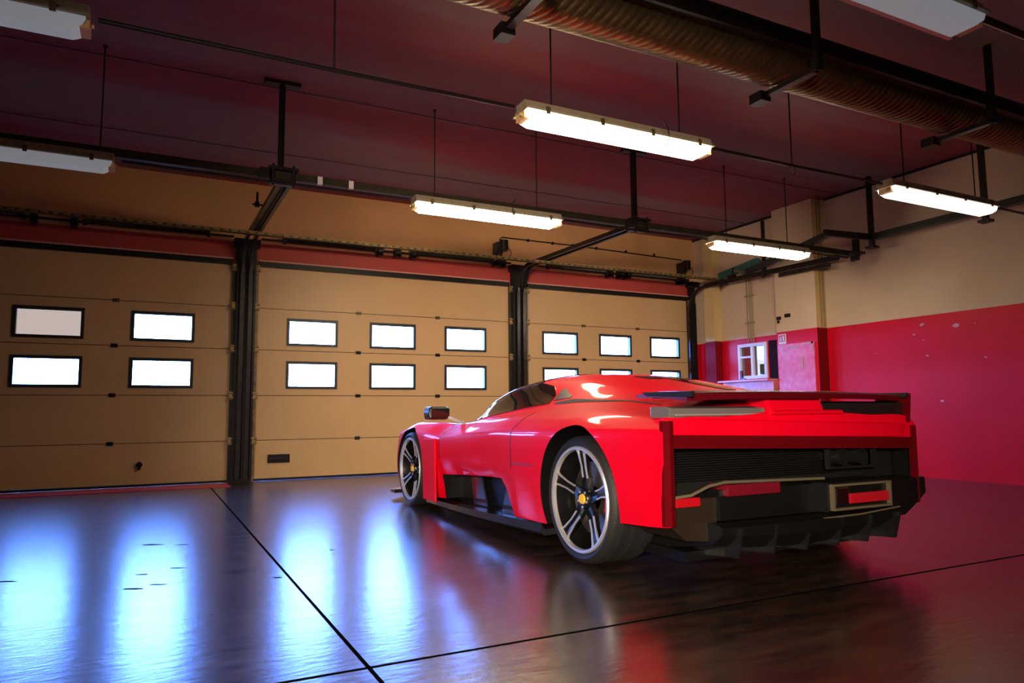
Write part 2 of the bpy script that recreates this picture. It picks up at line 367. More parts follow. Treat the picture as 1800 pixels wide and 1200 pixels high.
# torsion shafts with springs above each door
def shaft(x0, x1, springs, plates, label):
    t = thing('spring_shaft', label, 'torsion shaft', (x0, D-.12, 3.15), 'torsion shafts above the garage doors')
    obj('shaft', MB().cyl((x0, D-.12, 3.15), (x1, D-.12, 3.15), .015, 10), STEELB, t)
    for a, b in springs:
        n = int((b-a)/.018); mbx = MB()
        prof = []
        G = []
        for i in range(n*2+1):
            x = a+(b-a)*i/(n*2); r = .040 if i % 2 else .034
            G.append([(x, D-.12+r*math.cos(2*math.pi*k/10), 3.165+r*math.sin(2*math.pi*k/10)) for k in range(11)])
        mbx.grid(G); mbx.cyl((a-.012, D-.12, 3.16), (a+.02, D-.12, 3.16), .05, 12).cyl((b-.02, D-.12, 3.16), (b+.012, D-.12, 3.16), .05, 12)
        obj('spring', mbx, STEELB, t, smooth=True)
    for x in plates: obj('bracket', MB().box(x-.03, x+.03, D-.17, D-.002, 3.08, 3.22).cyl((x-.035, D-.12, 3.15), (x+.035, D-.12, 3.15), .055, 14), STEELB, t)
shaft(-3.0, .92, [(-2.7, -1.35), (-.75, .62)], [-1.25, -.85], 'dark spring shaft above the leftmost garage door')
shaft(1.26, 4.94, [(1.55, 2.80), (3.42, 4.62)], [2.86, 3.12, 3.36, 4.80], 'dark spring shaft above the middle garage door')
shaft(5.28, 8.48, [(5.60, 6.72), (7.20, 8.20)], [6.80, 7.02, 7.15, 8.30], 'dark spring shaft above the right garage door')
# door operators with conduit
def operator(x, label):
    t = thing('door_operator', label, 'motor', (x, D-.18, 3.3))
    obj('motor', MB().cyl((x+.02, D-.12, 3.34), (x+.02, D-.12, 3.50), .07, 18).cyl((x-.1, D-.12, 3.42), (x+.02, D-.12, 3.42), .045, 14), STEELB, t, smooth=True)
    obj('gearbox', MB().box(x-.12, x-.02, D-.18, D-.003, 3.28, 3.46), STEELD, t, bevel=.01)
    obj('drive_arm', MB().box(x-.11, x-.09, D-.14, D-.11, 3.12, 3.30).box(x-.04, x-.02, D-.14, D-.11, 3.12, 3.30).box(x-.15, x+.02, D-.17, D-.04, 3.08, 3.16), STEELB, t)
    obj('cable_loop', MB().tube([(x+.05+.09*math.sin(q*.5), D-.14, 3.42-.036*q) for q in range(8)], .006), STEELB, t)
operator(4.80, 'dark door motor above the post between middle and right doors')
operator(8.42, 'dark door motor in the far right corner of the back wall')
cz = 3.57
cd = MB().tube([(4.80, D-.03, 3.50), (4.80, D-.03, cz-.03), (4.83, D-.03, cz), (6.15, D-.03, cz), (6.22, D-.03, cz), (8.40, D-.03, 3.53)], .010)
for x in (5.3, 5.75, 6.6, 7.2, 7.8): cd.box(x-.012, x+.012, D-.045, D-.002, cz-.022, cz+.02)
tag(obj('wall_conduit', cd.box(6.12, 6.28, D-.05, D-.002, cz-.06, cz+.02), STEELB), 'thin dark conduit on the back wall joining the two door motors', 'conduit')

# perforated strut in front of the doors
st = MB().box(-3.0, 8.48, 8.90, 8.94, 3.005, 3.013).box(-3.0, 8.48, 8.90, 8.908, 3.005, 3.05).box(-3.0, 8.48, 8.93, 8.94, 3.005, 3.045)
sto = obj('perforated_strut', st, BRASS); tag(sto, 'long yellowish perforated strut running across above all three garage doors', 'strut')
hm = MB()
for k in range(100):
    x = -1.6+k*.1; hm.box(x-.018, x+.018, 8.897, 8.8995, 3.021, 3.035)
o = obj('slots', hm, STEELB, sto); o['kind'] = 'stuff'
for x in (1.09, 5.11): obj('strut_bracket', MB().box(x-.12, x+.12, 8.915, 8.928, 3.013, 3.055), STRUT, sto)

# ------------------------------------------------------------------ long rail, T hangers, rods
ra = MB().box(-4.5, 8.66, 6.545, 6.60, 2.975, 3.045)
tag(obj('ceiling_rail', ra, mat('rail_steel', (.05, .040, .022), .45, metal=.5, noise=.4, nscale=9)), 'long dark steel rail hung under the ceiling parallel to the garage doors', 'rail')
for x, lb in ((1.01, 'left T shaped steel hanger from ceiling to rail'), (5.0, 'right T shaped steel hanger from ceiling to rail')):
    t = thing('rail_hanger', lb, 'hanger', (x, 6.6, H))
    obj('plate', MB().box(x-.16, x+.16, 6.57, 6.66, H-.035, H-.001), STEELB, t)
    obj('stem', MB().box(x-.022, x+.022, 6.615, 6.65, 3.02, H-.035).box(x-.025, x-.018, 6.605, 6.66, 3.02, H-.035).box(x+.018, x+.025, 6.605, 6.66, 3.02, H-.035), STEELB, t)
    obj('clamp', MB().box(x-.12, x+.14, 6.50, 6.68, 3.05, 3.075).box(x-.10, x+.12, 6.52, 6.66, 2.94, 2.97).cyl((x-.08, 6.52, 2.90), (x-.08, 6.52, 3.1), .012, 8).cyl((x+.1, 6.52, 2.90), (x+.1, 6.52, 3.1), .012, 8).box(x-.2, x-.12, 6.45, 6.55, 2.93, 3.03), STEELD, t)
def rods(lst, grp):
    for x, y, z0, z1, lb in lst:
        tag(obj('threaded_rod', MB().cyl((x, y, z0), (x, y, z1), .006, 8).cyl((x, y, z1-.02), (x, y, z1), .016, 8), STEELB), lb, 'hanging rod', grp)
rods([(2.49, 6.57, 2.96, H, 'thin rod holding the rail above the left end of the middle lamp'), (3.66, 6.57, 2.96, H, 'thin rod holding the rail above the right end of the middle lamp'),
      (6.36, 6.57, 2.96, H, 'thin rod holding the rail above the left end of the far right lamp'), (7.42, 6.57, 2.96, H, 'thin rod holding the rail above the right end of the far right lamp'),
      (-.02-.4, 6.57, 2.96, H, 'thin rod holding the rail above the right end of the lower left lamp')], 'rods holding the rail')
rods([(2.42, 4.12, 2.94, H, 'thin rod at the left end of the big centre lamp'), (3.55, 4.12, 2.94, H, 'thin rod at the right end of the big centre lamp'),
      (4.75, 4.12, 2.90, H, 'thin rod with ring holding the cable pipe right of the big centre lamp'), (6.22, 4.12, 2.94, H, 'thin rod at the left end of the lamp by the right wall'),
      (7.33, 4.12, 2.94, H, 'thin rod at the right end of the lamp by the right wall'), (.92, 4.12, 2.90, H, 'thin rod holding the cable pipe near the upper left')], 'rods holding the lamp row')
# lamp feed pipes
for x0, x1, y, z, lb in ((-.30, 2.13, 4.12, 2.905, 'dark cable pipe from the upper left lamp to the large centre lamp'), (3.85, 5.90, 4.12, 2.905, 'dark cable pipe from the large centre lamp to the lamp by the right wall'),
        (7.62, 8.5, 4.12, 2.905, 'short dark cable pipe right of the lamp by the right wall'), (-.26, 2.17, 6.43, 2.905, 'dark cable pipe under the rail between the lower left lamp and the middle lamp'),
        (3.89, 5.92, 6.43, 2.905, 'dark cable pipe under the rail between the middle lamp and the corner lamp'), (7.63, 8.4, 6.43, 2.905, 'short dark cable pipe right of the corner lamp')):
    tag(obj('cable_pipe', MB().tube([(x0, y, z), ((x0+x1)/2, y, z-.006), (x1, y, z)], .013), STEELB), lb, 'conduit')
tag(obj('cable_ring', MB().tube([(4.75+.035*math.sin(t*.6), 4.12, 2.86+.045*math.cos(t*.6)) for t in range(12)], .003), STEELB), 'small wire ring under the cable pipe right of the centre lamp', 'wire')
# thin wires on the ceiling
for y, z, lb in ((8.48, H-.012, 'thin ceiling wire nearest the garage doors'), (6.72, H-.012, 'thin ceiling wire passing above the T shaped hangers')):
    tag(obj('ceiling_wire', MB().tube([(-5, y, z)]+[(x*.6-4.4, y+.006*math.sin(x*2.3), z-.004*abs(math.sin(x*1.7))) for x in range(22)]+[(8.69, y, z)], .004, 6), STEELB), lb, 'wire')

# ------------------------------------------------------------------ strip lights
def strip_light(x0, yc, L, glow, label, wd=.17, zb=2.80):
    t = thing('strip_light', label, 'lamp', (x0+L/2, yc, zb), 'hanging fluorescent lamps')
    h = MB()
    prof = [(-.5, .072), (-.5, .098), (-.36, .145), (.36, .145), (.5, .098), (.5, .072)]
    h.prism([(yc+a*wd, zb+b) for a, b in prof], 0, x0+.01, x0+L-.01)
    h.box(x0+.005, x0+L-.005, yc-wd/2-.022, yc+wd/2+.022, zb+.070, zb+.080)
    obj('housing', h, HOUS, t)
    d = MB()   # clear cover, tapering down and at both ends
    G = [[(x0+.02, 0), (x0+L-.02, 0), .5, .072], [(x0+.035, 0), (x0+L-.035, 0), .49, .035], [(x0+.085, 0), (x0+L-.085, 0), .36, .0]]
    vs = []
    for a, b, ww, z in G:
        vs += [(a[0], yc-ww*wd, zb+z), (b[0], yc-ww*wd, zb+z), (b[0], yc+ww*wd, zb+z), (a[0], yc+ww*wd, zb+z)]
    fs = [(3,2,1,0), (8,9,10,11)]
    for k in (0, 4):
        for q in range(4): fs.append((k+q, k+(q+1) % 4, k+4+(q+1) % 4, k+4+q))
    d.add(vs, fs); obj('diffuser', d, glow, t)
    for sx in (x0+.025, x0+L-.025):
        obj('end_cap', MB().box(sx-.022, sx+.022, yc-.06, yc+.06, zb+.02, zb+.066).cyl((sx, yc-.03, zb+.045), (sx+(.04 if sx > x0+1 else -.04), yc-.03, zb+.05), .012, 8), mat('amber_end', (.75, .50, .22), .35) if False else AMB, t)
    for k in range(4):
        xx = x0+.16+(L-.32)*k/3
        for sy in (-1, 1): obj('clip', MB().box(xx-.014, xx+.014, yc+sy*(wd/2+.027)-.005, yc+sy*(wd/2+.027)+.005, zb+.05, zb+.10), STRUT, t)
    return t
AMB = mat('amber_end', (.75, .50, .22), .35)
GLOW4 = emitter('tube_glow_soft', (1, .93, .80), 3.5)
strip_light(-1.93, 6.43, 1.63, GLOW3, 'lower left hanging lamp at the edge of the photo under the rail')
strip_light(2.21, 6.43, 1.64, GLOW1, 'lit hanging lamp under the rail above the middle garage door')
strip_light(5.96, 6.43, 1.63, GLOW2, 'lit hanging lamp under the rail above the corner by the right garage door')
strip_light(-1.96, 4.12, 1.63, GLOW3, 'upper left hanging lamp cut by the edge of the photo')
strip_light(2.17, 4.12, 1.64, GLOW5, 'large brightly lit hanging lamp in the centre with a cable tie round it')
strip_light(5.93, 4.12, 1.64, GLOW4, 'pale lit hanging lamp in front of the right wall')
strip_light(2.15, 2.08, 1.63, GLOW3, 'dim hanging lamp at the top right edge of the photo beyond the duct')
tag(obj('cable_tie', MB().tube([(3.33, 4.03, 3.0), (3.36, 4.02, 2.93), (3.37, 4.02, 2.86), (3.345, 4.03, 2.79)], .004), STEELB), 'dark cable tie hanging round the large centre lamp', 'cable tie')
tag(obj('cable_tie', MB().tube([(3.28, 6.33, 3.03), (3.25, 6.33, 2.97), (3.24, 6.33, 2.90)], .004), STEELB), 'dark cable tie on the lamp above the middle door', 'cable tie')
tag(obj('lamp_edge', MB().box(-1, 3.85, 2.22, 2.245, 2.87, 2.885), mat('pale_edge', (.7, .55, .5), .3, metal=.5)), 'thin pale bar standing for the bright edge of the dim lamp at top right', 'rail')  # bright lower edge of the lamp housing, put in as a pale bar
tag(obj('cable_pipe', MB().tube([(3.82, 2.08, 2.92), (8.4, 2.08, 2.92)], .02), STEELB), 'dark pipe running right from the dim lamp at the top right', 'conduit')

tag(obj('pull_handle', MB().box(.968, .99, 7.95, 7.98, 3.13, 3.25).box(.955, 1.0, 7.94, 7.99, 3.09, 3.14).box(.93, 1.06, 7.955, 7.975, 3.105, 3.12), STEELB), 'small dark pull handle on the side of the left overhead track', 'handle')
for x, ww in ((1.33, .045), (1.62, .045)):
    obj('tape_band', MB().box(x, x+ww, 6.5435, 6.5448, 2.974, 3.046).box(x, x+ww, 6.5435, 6.58, 2.9735, 2.9748), WHITE, bpy.data.objects['ceiling_rail'])
for x, y, a, b in ((-.03, 4.12, .07, .015), (.08, 4.16, .05, .012), (.01, 4.46, .04, .012), (.18, 4.55, .05, .010), (-.61, 4.62, .06, .012), (.652, 4.02, .03, .010), (1.08, 4.65, .03, .010), (.24, 5.33, .05, .012), (.07, 5.43, .08, .02)):
    k = MB(); pts = [(x+a*random.uniform(.6, 1)*math.cos(q*math.pi/5)*.89+b*math.sin(q*math.pi/5)*.45, y+b*random.uniform(.6, 1)*math.sin(q*math.pi/5)-a*math.cos(q*math.pi/5)*.35) for q in range(10)]
    obj('scuff_mark', k.prism(pts, 2, -.0005, .0008), JOINT, bpy.data.objects['floor'])

# ------------------------------------------------------------------ corrugated duct
def duct():
    y0, z0, r = 3.70, 3.45, .153
    t = thing('ventilation_duct', 'ribbed round metal air duct hung below the ceiling at the upper right', 'duct', (0, y0, z0))
    G = []; x = .2; i = 0
    N = 64
    while x < 8.2:
        row = []
        for k in range(N+1):
            a = 2*math.pi*k/N
            ph = (x/.065 + a/math.pi*5) % 1.0
            rr = r+.006-.014*max(0, 1-abs(ph-.5)/.16)
            row.append((x, y0+rr*math.cos(a), z0+rr*math.sin(a)))
        G.append(row); x += .0065
    G.append([(8.2, y0, z0)]*(N+1))
    obj('duct_pipe', MB().grid(G), DUCT, t, smooth=60)
    for x in (1.93, 4.135, 6.24):
        b = MB().box(x-.03, x+.03, 3.31, 3.90, 3.235, 3.27).box(x-.022, x+.022, 3.30, 3.345, 3.235, H).box(x-.05, x+.05, 3.80, 3.92, 3.215, 3.29).bar((x, 3.34, 3.45), (x, 3.36, 3.24), .03, .03, (1,0,0))
        b.cyl((x, 3.36, 3.5), (x, 3.30, 3.5), .012, 8).cyl((x, 3.36, 3.4), (x, 3.30, 3.4), .012, 8)
        obj('bracket', b, STEELB, t)
    # sheet shelf beside the duct
    obj('side_channel', MB().box(.2, 8.2, 3.44, 3.50, 3.47, 3.56).box(.2, 8.2, 3.40, 3.44, 3.545, 3.56), STEELB, t)
duct()

# ------------------------------------------------------------------ gear on the right wall
t = thing('wall_beam', 'dark steel beam with drop brackets hung along the right wall', 'beam', (8.4, 5, 3.1))
obj('beam', MB().bar((8.36, 2.0, 3.115), (8.40, 6.05, 3.10), .09, .08), STEELB, t)
obj('beam', MB().bar((8.40, 6.05, 3.10), (7.62, 6.15, 3.10), .05, .08), STEELB, t)
obj('beam', MB().bar((7.72, 6.15, 3.10), (8.5, 8.35, 3.06), .07, .08), mat('dark_teal_steel', (.012, .03, .035), .35), t)
for y in (6.05, 4.62, 2.9): obj('drop_bracket', MB().box(8.36, 8.42, y-.025, y+.025, 2.95, H-.001).box(8.33, 8.45, y-.06, y+.06, 2.95, 2.98), STEELB, t)
obj('drop_bracket', MB().box(8.36, 8.40, 7.86, 7.90, 3.0, 3.77), STEELB, t)
obj('clamp', MB().box(8.33, 8.37, 6.26, 6.30, 2.90, 3.2).box(8.40, 8.43, 6.26, 6.30, 2.90, 3.2).box(8.22, 8.50, 6.24, 6.32, 3.18, 3.205).box(8.28, 8.48, 6.22, 6.34, 2.92, 2.95).cyl((8.36, 6.24, 2.86), (8.36, 6.34, 2.86), .035, 12), STEELB, t)
t = thing('tilt_arms', 'dark brackets and arms under the right door track', 'bracket', (8.5, 8.5, 3))
obj('channel', MB().bar((8.44, 7.65, 2.88), (8.44, 6.75, 2.87), .04, .06), STEELD, t)
for y in (8.85, 7.95): obj('arm', MB().bar((8.55, y, 2.95), (8.30, y-.12, 2.90), .03, .03).box(8.28, 8.31, y-.15, y-.10, 2.86, 3.0), STEELD, t)
obj('hook', MB().bar((8.5, 8.0, 3.10), (8.2, 7.2, 3.12), .03, .03).cyl((8.5, 8.02, 3.05), (8.5, 8.02, 3.13), .03, 10), STEELB, t)
tag(obj('teal_plate', MB().prism([(9.30, 3.18), (8.3, 3.30), (8.1, 3.14), (8.75, 3.12), (9.1, 3.08)], 0, 8.66, 8.69), TEAL), 'teal green plate on the right wall behind the corner lamp', 'panel')
pc = MB()
for k, dy in enumerate((-.05, 0, .06)):
    pc.tube([(8.68, 8.50+dy, 1.95), (8.68, 8.50+dy, 2.9), (8.67, 8.50+dy, 3.02), (8.66, 8.60+dy, 3.12), (8.66, 8.80+dy, 3.18)], .011)
pc.box(8.66, 8.699, 8.42, 8.60, 2.26, 2.28).box(8.66, 8.699, 8.42, 8.60, 2.7, 2.72)
tag(obj('wall_conduit', pc, mat('cream_pipe', (.30, .24, .15), .5)), 'three parallel vertical conduits on the right wall above the small window', 'conduit')
tag(obj('wall_conduit', MB().tube([(8.585, 7.052, 2.04), (8.585, 7.052, H-.01)], .007).tube([(8.645, 7.052, 2.04), (8.645, 7.052, H-.01)], .007), mat('ochre_pipe', (.22, .15, .06), .5)), 'pair of thin vertical pipes on the flank of the cream pier on the right wall', 'conduit')
tag(obj('junction_box', MB().box(8.60, 8.66, 8.75, 8.90, 3.0, 3.10).cyl((8.63, 8.8, 3.1), (8.63, 8.8, 3.22), .012, 8), STEELB), 'small black box among conduits in the right corner', 'junction box')
tag(obj('wall_bracket', MB().box(8.455, 8.489, 7.70, 7.76, 2.21, 2.26).cyl((8.46, 7.73, 2.2), (8.46, 7.73, 2.16), .02, 8), BLK), 'small round black fitting on the cream pier', 'wall fitting')
tag(obj('wall_socket', MB().box(8.46, 8.489, 7.52, 7.61, 2.235, 2.285), BLK), 'small rectangular black box on the cream pier', 'wall fitting')
sg = tag(obj('safety_sign', MB().box(8.482, 8.489, 7.62, 7.76, 1.84, 1.99), WHITE), 'small red and white fire equipment sign on the pier', 'sign')
obj('pictogram', MB().box(8.479, 8.4815, 7.635, 7.745, 1.875, 1.975), LRED, sg)
obj('pictogram_mark', MB().box(8.4765, 8.4785, 7.70, 7.72, 1.89, 1.955).box(8.4765, 8.4785, 7.65, 7.675, 1.89, 1.96).box(8.4765, 8.4785, 7.675, 7.72, 1.945, 1.955), WHITE, sg)
# glossy counter panel and pale peeled paint by the window
cp = MB().box(8.46, 8.488, 7.10, 7.76, 1.0, 1.83)
tag(obj('wall_board', cp, mat('board_pink', (.85, .13, .17), .3, noise=.6, nscale=11, col2=(.70, .008, .03))), 'glossy pinkish red board on the lower part of the cream pier', 'board')
tag(obj('wall_ledge', MB().box(8.42, 8.69, 7.84, 8.90, 1.0, 1.30).box(8.30, 8.69, 7.84, 8.90, 1.30, 1.33), PINKW), 'pale pink ledge under the small side window', 'ledge')
tag(obj('wall_niche', MB().box(8.655, 8.698, 7.84, 8.12, 1.34, 1.94), mat('niche_dark', (.02, .004, .006), .8, spec=.1)), 'dark niche to the right of the small window, drawn as a flat dark panel', 'panel')  # the niche's shade is put in as a flat dark panel
tag(obj('tap_handle', MB().box(8.38, 8.42, 8.44, 8.48, 1.33, 1.48).bar((8.40, 8.46, 1.36), (8.38, 8.36, 1.33), .03, .03), mat('maroon_tap', (.12, .01, .03), .4)), 'small dark fitting standing on the pink ledge', 'fitting')
chips = [(5.65, 1.915, .035), (5.22, 1.86, .05), (5.76, 1.80, .02), (5.64, 1.72, .012), (5.0, 1.86, .012), (5.6, 1.52, .02), (4.9, 1.45, .02), (6.3, 1.6, .012), (5.45, .95, .03)]
for y, z, s in chips:
    k = MB(); pts = [(y+s*random.uniform(.6, 1.2)*math.cos(a), z+s*.5*random.uniform(.5, 1.2)*math.sin(a)) for a in [q*2*math.pi/9 for q in range(9)]]
    k.prism(pts, 0, W-.0022, W-.0005); o = obj('paint_chip', k, mat('bare_plaster', (.55, .30, .30), .7) if 'bare_plaster' not in bpy.data.materials else bpy.data.materials['bare_plaster'], wall_r)
for y0, y1, z0, z1 in ((7.64, 7.67, 1.72, 1.82), (7.35, 7.55, 1.76, 1.79), (7.12, 7.15, 1.70, 1.83), (7.12, 7.3, 1.80, 1.83), (7.30, 7.34, 1.45, 1.62)):
    obj('paint_chip', MB().box(8.456, 8.4595, y0, y1, z0, z1), bpy.data.materials['bare_plaster'], bpy.data.objects['wall_board'])

#CAR#
# ------------------------------------------------------------------ the red sports car
CX = 3.19
car = thing('sports_car', 'low red sports car with black rear and five spoke wheels parked in the garage', 'car', (CX, 3.54, 0))
YK = [7.52, 7.40, 7.15, 6.85, 6.50, 6.15, 5.80, 5.43, 5.00, 4.66, 4.30, 3.95, 3.54, 3.10, 2.90, 2.775]
RAILS = [  # (half width, height) at each station, from the sill to the centre line
 ([.30,.55,.78,.91,.94,.93,.88,.85,.86,.90,.95,.965,.975,.965,.955,.945], [.17,.15,.13,.12,.12,.12,.13,.14,.14,.15,.16,.17,.22,.28,.29,.30]),
 ([.32,.60,.84,.955,.975,.965,.90,.84,.85,.91,.965,.98,.99,.98,.97,.955], [.27,.26,.25,.25,.25,.25,.27,.29,.30,.30,.30,.30,.32,.36,.37,.38]),
 ([.32,.61,.86,.965,.99,.975,.945,.925,.925,.945,.975,.99,1.0,.99,.975,.96], [.40,.43,.46,.48,.49,.49,.47,.46,.47,.49,.50,.50,.52,.53,.54,.55]),
 ([.30,.57,.82,.935,.965,.955,.935,.93,.94,.95,.965,.985,.995,.985,.97,.955], [.46,.53,.61,.67,.69,.68,.655,.675,.705,.728,.738,.745,.755,.765,.768,.77]),
 ([.26,.50,.72,.83,.86,.84,.80,.80,.83,.86,.88,.91,.93,.925,.91,.90], [.48,.56,.65,.72,.765,.765,.755,.765,.785,.80,.808,.815,.822,.818,.812,.806]),
 ([.18,.34,.50,.56,.57,.58,.63,.67,.69,.70,.71,.71,.68,.62,.58,.56], [.49,.57,.655,.705,.73,.745,.775,.81,.845,.872,.895,.915,.915,.875,.845,.826]),
 ([.12,.22,.32,.38,.41,.44,.55,.575,.55,.53,.51,.50,.46,.42,.40,.38], [.495,.575,.66,.71,.735,.755,.80,.945,1.045,1.075,1.07,1.035,.975,.91,.87,.835]),
 ([.06,.12,.17,.20,.22,.23,.29,.31,.31,.31,.31,.30,.27,.24,.22,.20], [.50,.58,.665,.715,.745,.77,.825,1.005,1.105,1.128,1.115,1.075,1.01,.94,.89,.845]),
 ([0]*16, [.50,.582,.668,.72,.75,.775,.83,1.015,1.118,1.143,1.128,1.088,1.02,.945,.893,.848]),
]
def pchip(xs, ys):
    xs = np.array(xs, float); ys = np.array(ys, float); o = np.argsort(xs); xs, ys = xs[o], ys[o]
    h = np.diff(xs); dl = np.diff(ys)/h; d = np.zeros(len(xs))
    for i in range(1, len(xs)-1):
        if dl[i-1]*dl[i] > 0:
            w1, w2 = 2*h[i]+h[i-1], h[i]+2*h[i-1]; d[i] = (w1+w2)/(w1/dl[i-1]+w2/dl[i])
    d[0], d[-1] = dl[0], dl[-1]
    def f(x):
        i = min(max(int(np.searchsorted(xs, x))-1, 0), len(h)-1); t = (x-xs[i])/h[i]
        return float((1+2*t)*(1-t)**2*ys[i]+t*(1-t)**2*h[i]*d[i]+t*t*(3-2*t)*ys[i+1]+t*t*(t-1)*h[i]*d[i+1])
    return f
RF = [(pchip(YK, a), pchip(YK, b)) for a, b in RAILS]
NR = len(RAILS)
def prof(y): return [(f(y), g(y)) for f, g in RF]
SHARP = {3: .45, 4: .7, 5: .8, 6: .7}
def S(y, u, pr=None, side=1):
    """point on the body; u = 0 sill ... 8 centre line; side 1 = left of the car as seen (low x)"""
    P = pr or prof(y); i = min(int(u), NR-2); t = u-i
    p = [Vector(P[max(i-1, 0)]), Vector(P[i]), Vector(P[i+1]), Vector(P[i+2]) if i+2 < NR else Vector((-P[NR-2][0], P[NR-2][1]))]
    k1, k2 = SHARP.get(i, 1), SHARP.get(i+1, 1)
    l = (p[2]-p[1]).length
    def tg(a, b, c):
        la, lb = (b-a).length+1e-6, (c-b).length+1e-6
        v = ((b-a)/la*lb+(c-b)/lb*la)/(la+lb)
        return v*l
    m1 = tg(p[0], p[1], p[2])*k1; m2 = tg(p[1], p[2], p[3])*k2
    q = (2*t**3-3*t*t+1)*p[1]+(t**3-2*t*t+t)*m1+(-2*t**3+3*t*t)*p[2]+(t**3-t*t)*m2
    return Vector((CX-side*q[0], y, q[1]))
US = [i+k/7 for i in range(NR-1) for k in range(7)]+[NR-1]
ys = list(np.linspace(YK[-1], YK[0], 190))
G = []
for y in ys:
    P = prof(y); L = [S(y, u, P, 1) for u in US]; Rr = [S(y, u, P, -1) for u in US[:-1]][::-1]
    G.append(L+Rr)
n = len(G[0]); sh = MB(); vs = [p for row in G for p in row]
fs = [(i*n+j, i*n+(j+1) % n, (i+1)*n+(j+1) % n, (i+1)*n+j) for i in range(len(G)-1) for j in range(n)]
fs += [tuple(range(n)), tuple(range((len(G)-1)*n, len(G)*n))[::-1]]
sh.add(vs, fs)
shell = obj('body_shell', sh, [RED, BLK], car, smooth=30)
# wheel arches, side intakes and the black rear recess are cut out of the shell
RW, FWH = (3.54, .355, .358), (6.50, .335, .338)      # y, z, tyre radius
cut = MB()
for sd in (1, -1):
    for (y, z, r), ra in ((RW, .415), (FWH, .372)):
        cut.cyl((CX-sd*.60, y, z+.012), (CX-sd*1.2, y, z+.012), ra, 56)
    # big opening low on the door side, running from behind the front wheel to the rear flank
    poly = [(5.80, .02), (5.80, .335), (5.3, .36), (4.62, .395), (4.52, .33), (4.40, .17), (4.38, .02)]
    vs0 = len(cut.v); cut.prism(poly, 0, CX-sd*.72, CX-sd*1.2)
    # slim slot between front arch and fin
cut2 = MB().prism([(CX-.918, .08), (CX-.928, .70), (CX+.935, .65), (CX+.925, .08)], 1, 2.6, 3.04)
nose = MB().prism([(CX-.6, .17), (CX-.68, .33), (CX+.68, .33), (CX+.6, .17)], 1, 7.2, 7.7)
def cutter(mb):
    c = obj('cutter', mb, [RED, BLK]); c.data.polygons.foreach_set('material_index', [1]*len(c.data.polygons)); return c
cs = [cutter(x) for x in (cut, cut2, nose)]
for c in cs:
    b = shell.modifiers.new('cut', 'BOOLEAN'); b.object = c; b.operation = 'DIFFERENCE'; b.solver = 'EXACT'; b.use_self = False
bpy.context.view_layer.update()
dg = bpy.context.evaluated_depsgraph_get()
me = bpy.data.meshes.new_from_object(shell.evaluated_get(dg))
shell.modifiers.clear(); shell.data = me
me.polygons.foreach_set('use_smooth', [True]*len(me.polygons)); me.set_sharp_from_angle(angle=math.radians(30))
for c in cs: bpy.data.objects.remove(c)
# thin raised lips painted around the cut edges
def lip(pts, r, name, mt): return obj(name, MB().tube(pts, r), mt, car, smooth=True)

def normal(y, u, side):
    e = 1e-3; a = S(min(y+e, YK[0]), u, None, side)-S(max(y-e, YK[-1]), u, None, side)
    b = S(y, min(u+.02, NR-1), None, side)-S(y, max(u-.02, 0), None, side)
    nn = a.cross(b)
    if nn.length < 1e-9: return Vector((0, 0, 1))
    nn.normalize()
    ctr = Vector((CX, y, .45))
    if nn.dot(S(y, u, None, side)-ctr) < 0: nn = -nn
    return nn
def patch(name, mt, y0, y1, lo, hi, side, off=.006, ny=24, nu=10, parent=None, thick=.012, mirror_centre=False):
    """a fitted panel that follows the body surface between two outlines"""
    top = []
    for i in range(ny+1):
        y = y0+(y1-y0)*i/ny; a, b = lo(i/ny), hi(i/ny); row = []
        for j in range(nu+1):
            u = a+(b-a)*j/nu; row.append(S(y, u, None, side)+normal(y, u, side)*off)
        if mirror_centre:
            row = row[:-1]+[Vector((CX, row[-1].y, row[-1].z))]+[Vector((2*CX-p.x, p.y, p.z)) for p in row[:-1][::-1]]
        top.append(row)
    bot = []
    for row in top:
        bot.append([Vector((p.x+(CX-p.x)*thick*1.2, p.y, p.z-thick)) for p in row])
    mb = MB(); mb.grid(top); mb.grid(bot, flip=True)
    k = len(top[0]); o2 = len(top)*k; nY = len(top)
    for i in range(nY-1):
        mb.f.append((i*k, (i+1)*k, o2+(i+1)*k, o2+i*k)); mb.f.append((i*k+k-1, o2+i*k+k-1, o2+(i+1)*k+k-1, (i+1)*k+k-1)); mb.mi += [0, 0]
    for j in range(k-1):
        mb.f.append((j, o2+j, o2+j+1, j+1)); a = (nY-1)*k; mb.f.append((a+j, a+j+1, o2+a+j+1, o2+a+j)); mb.mi += [0, 0]
    return obj(name, mb, mt, parent or car, smooth=35)
lin = lambda *pts: (lambda t: float(np.interp(t, [p[0] for p in pts], [p[1] for p in pts])))
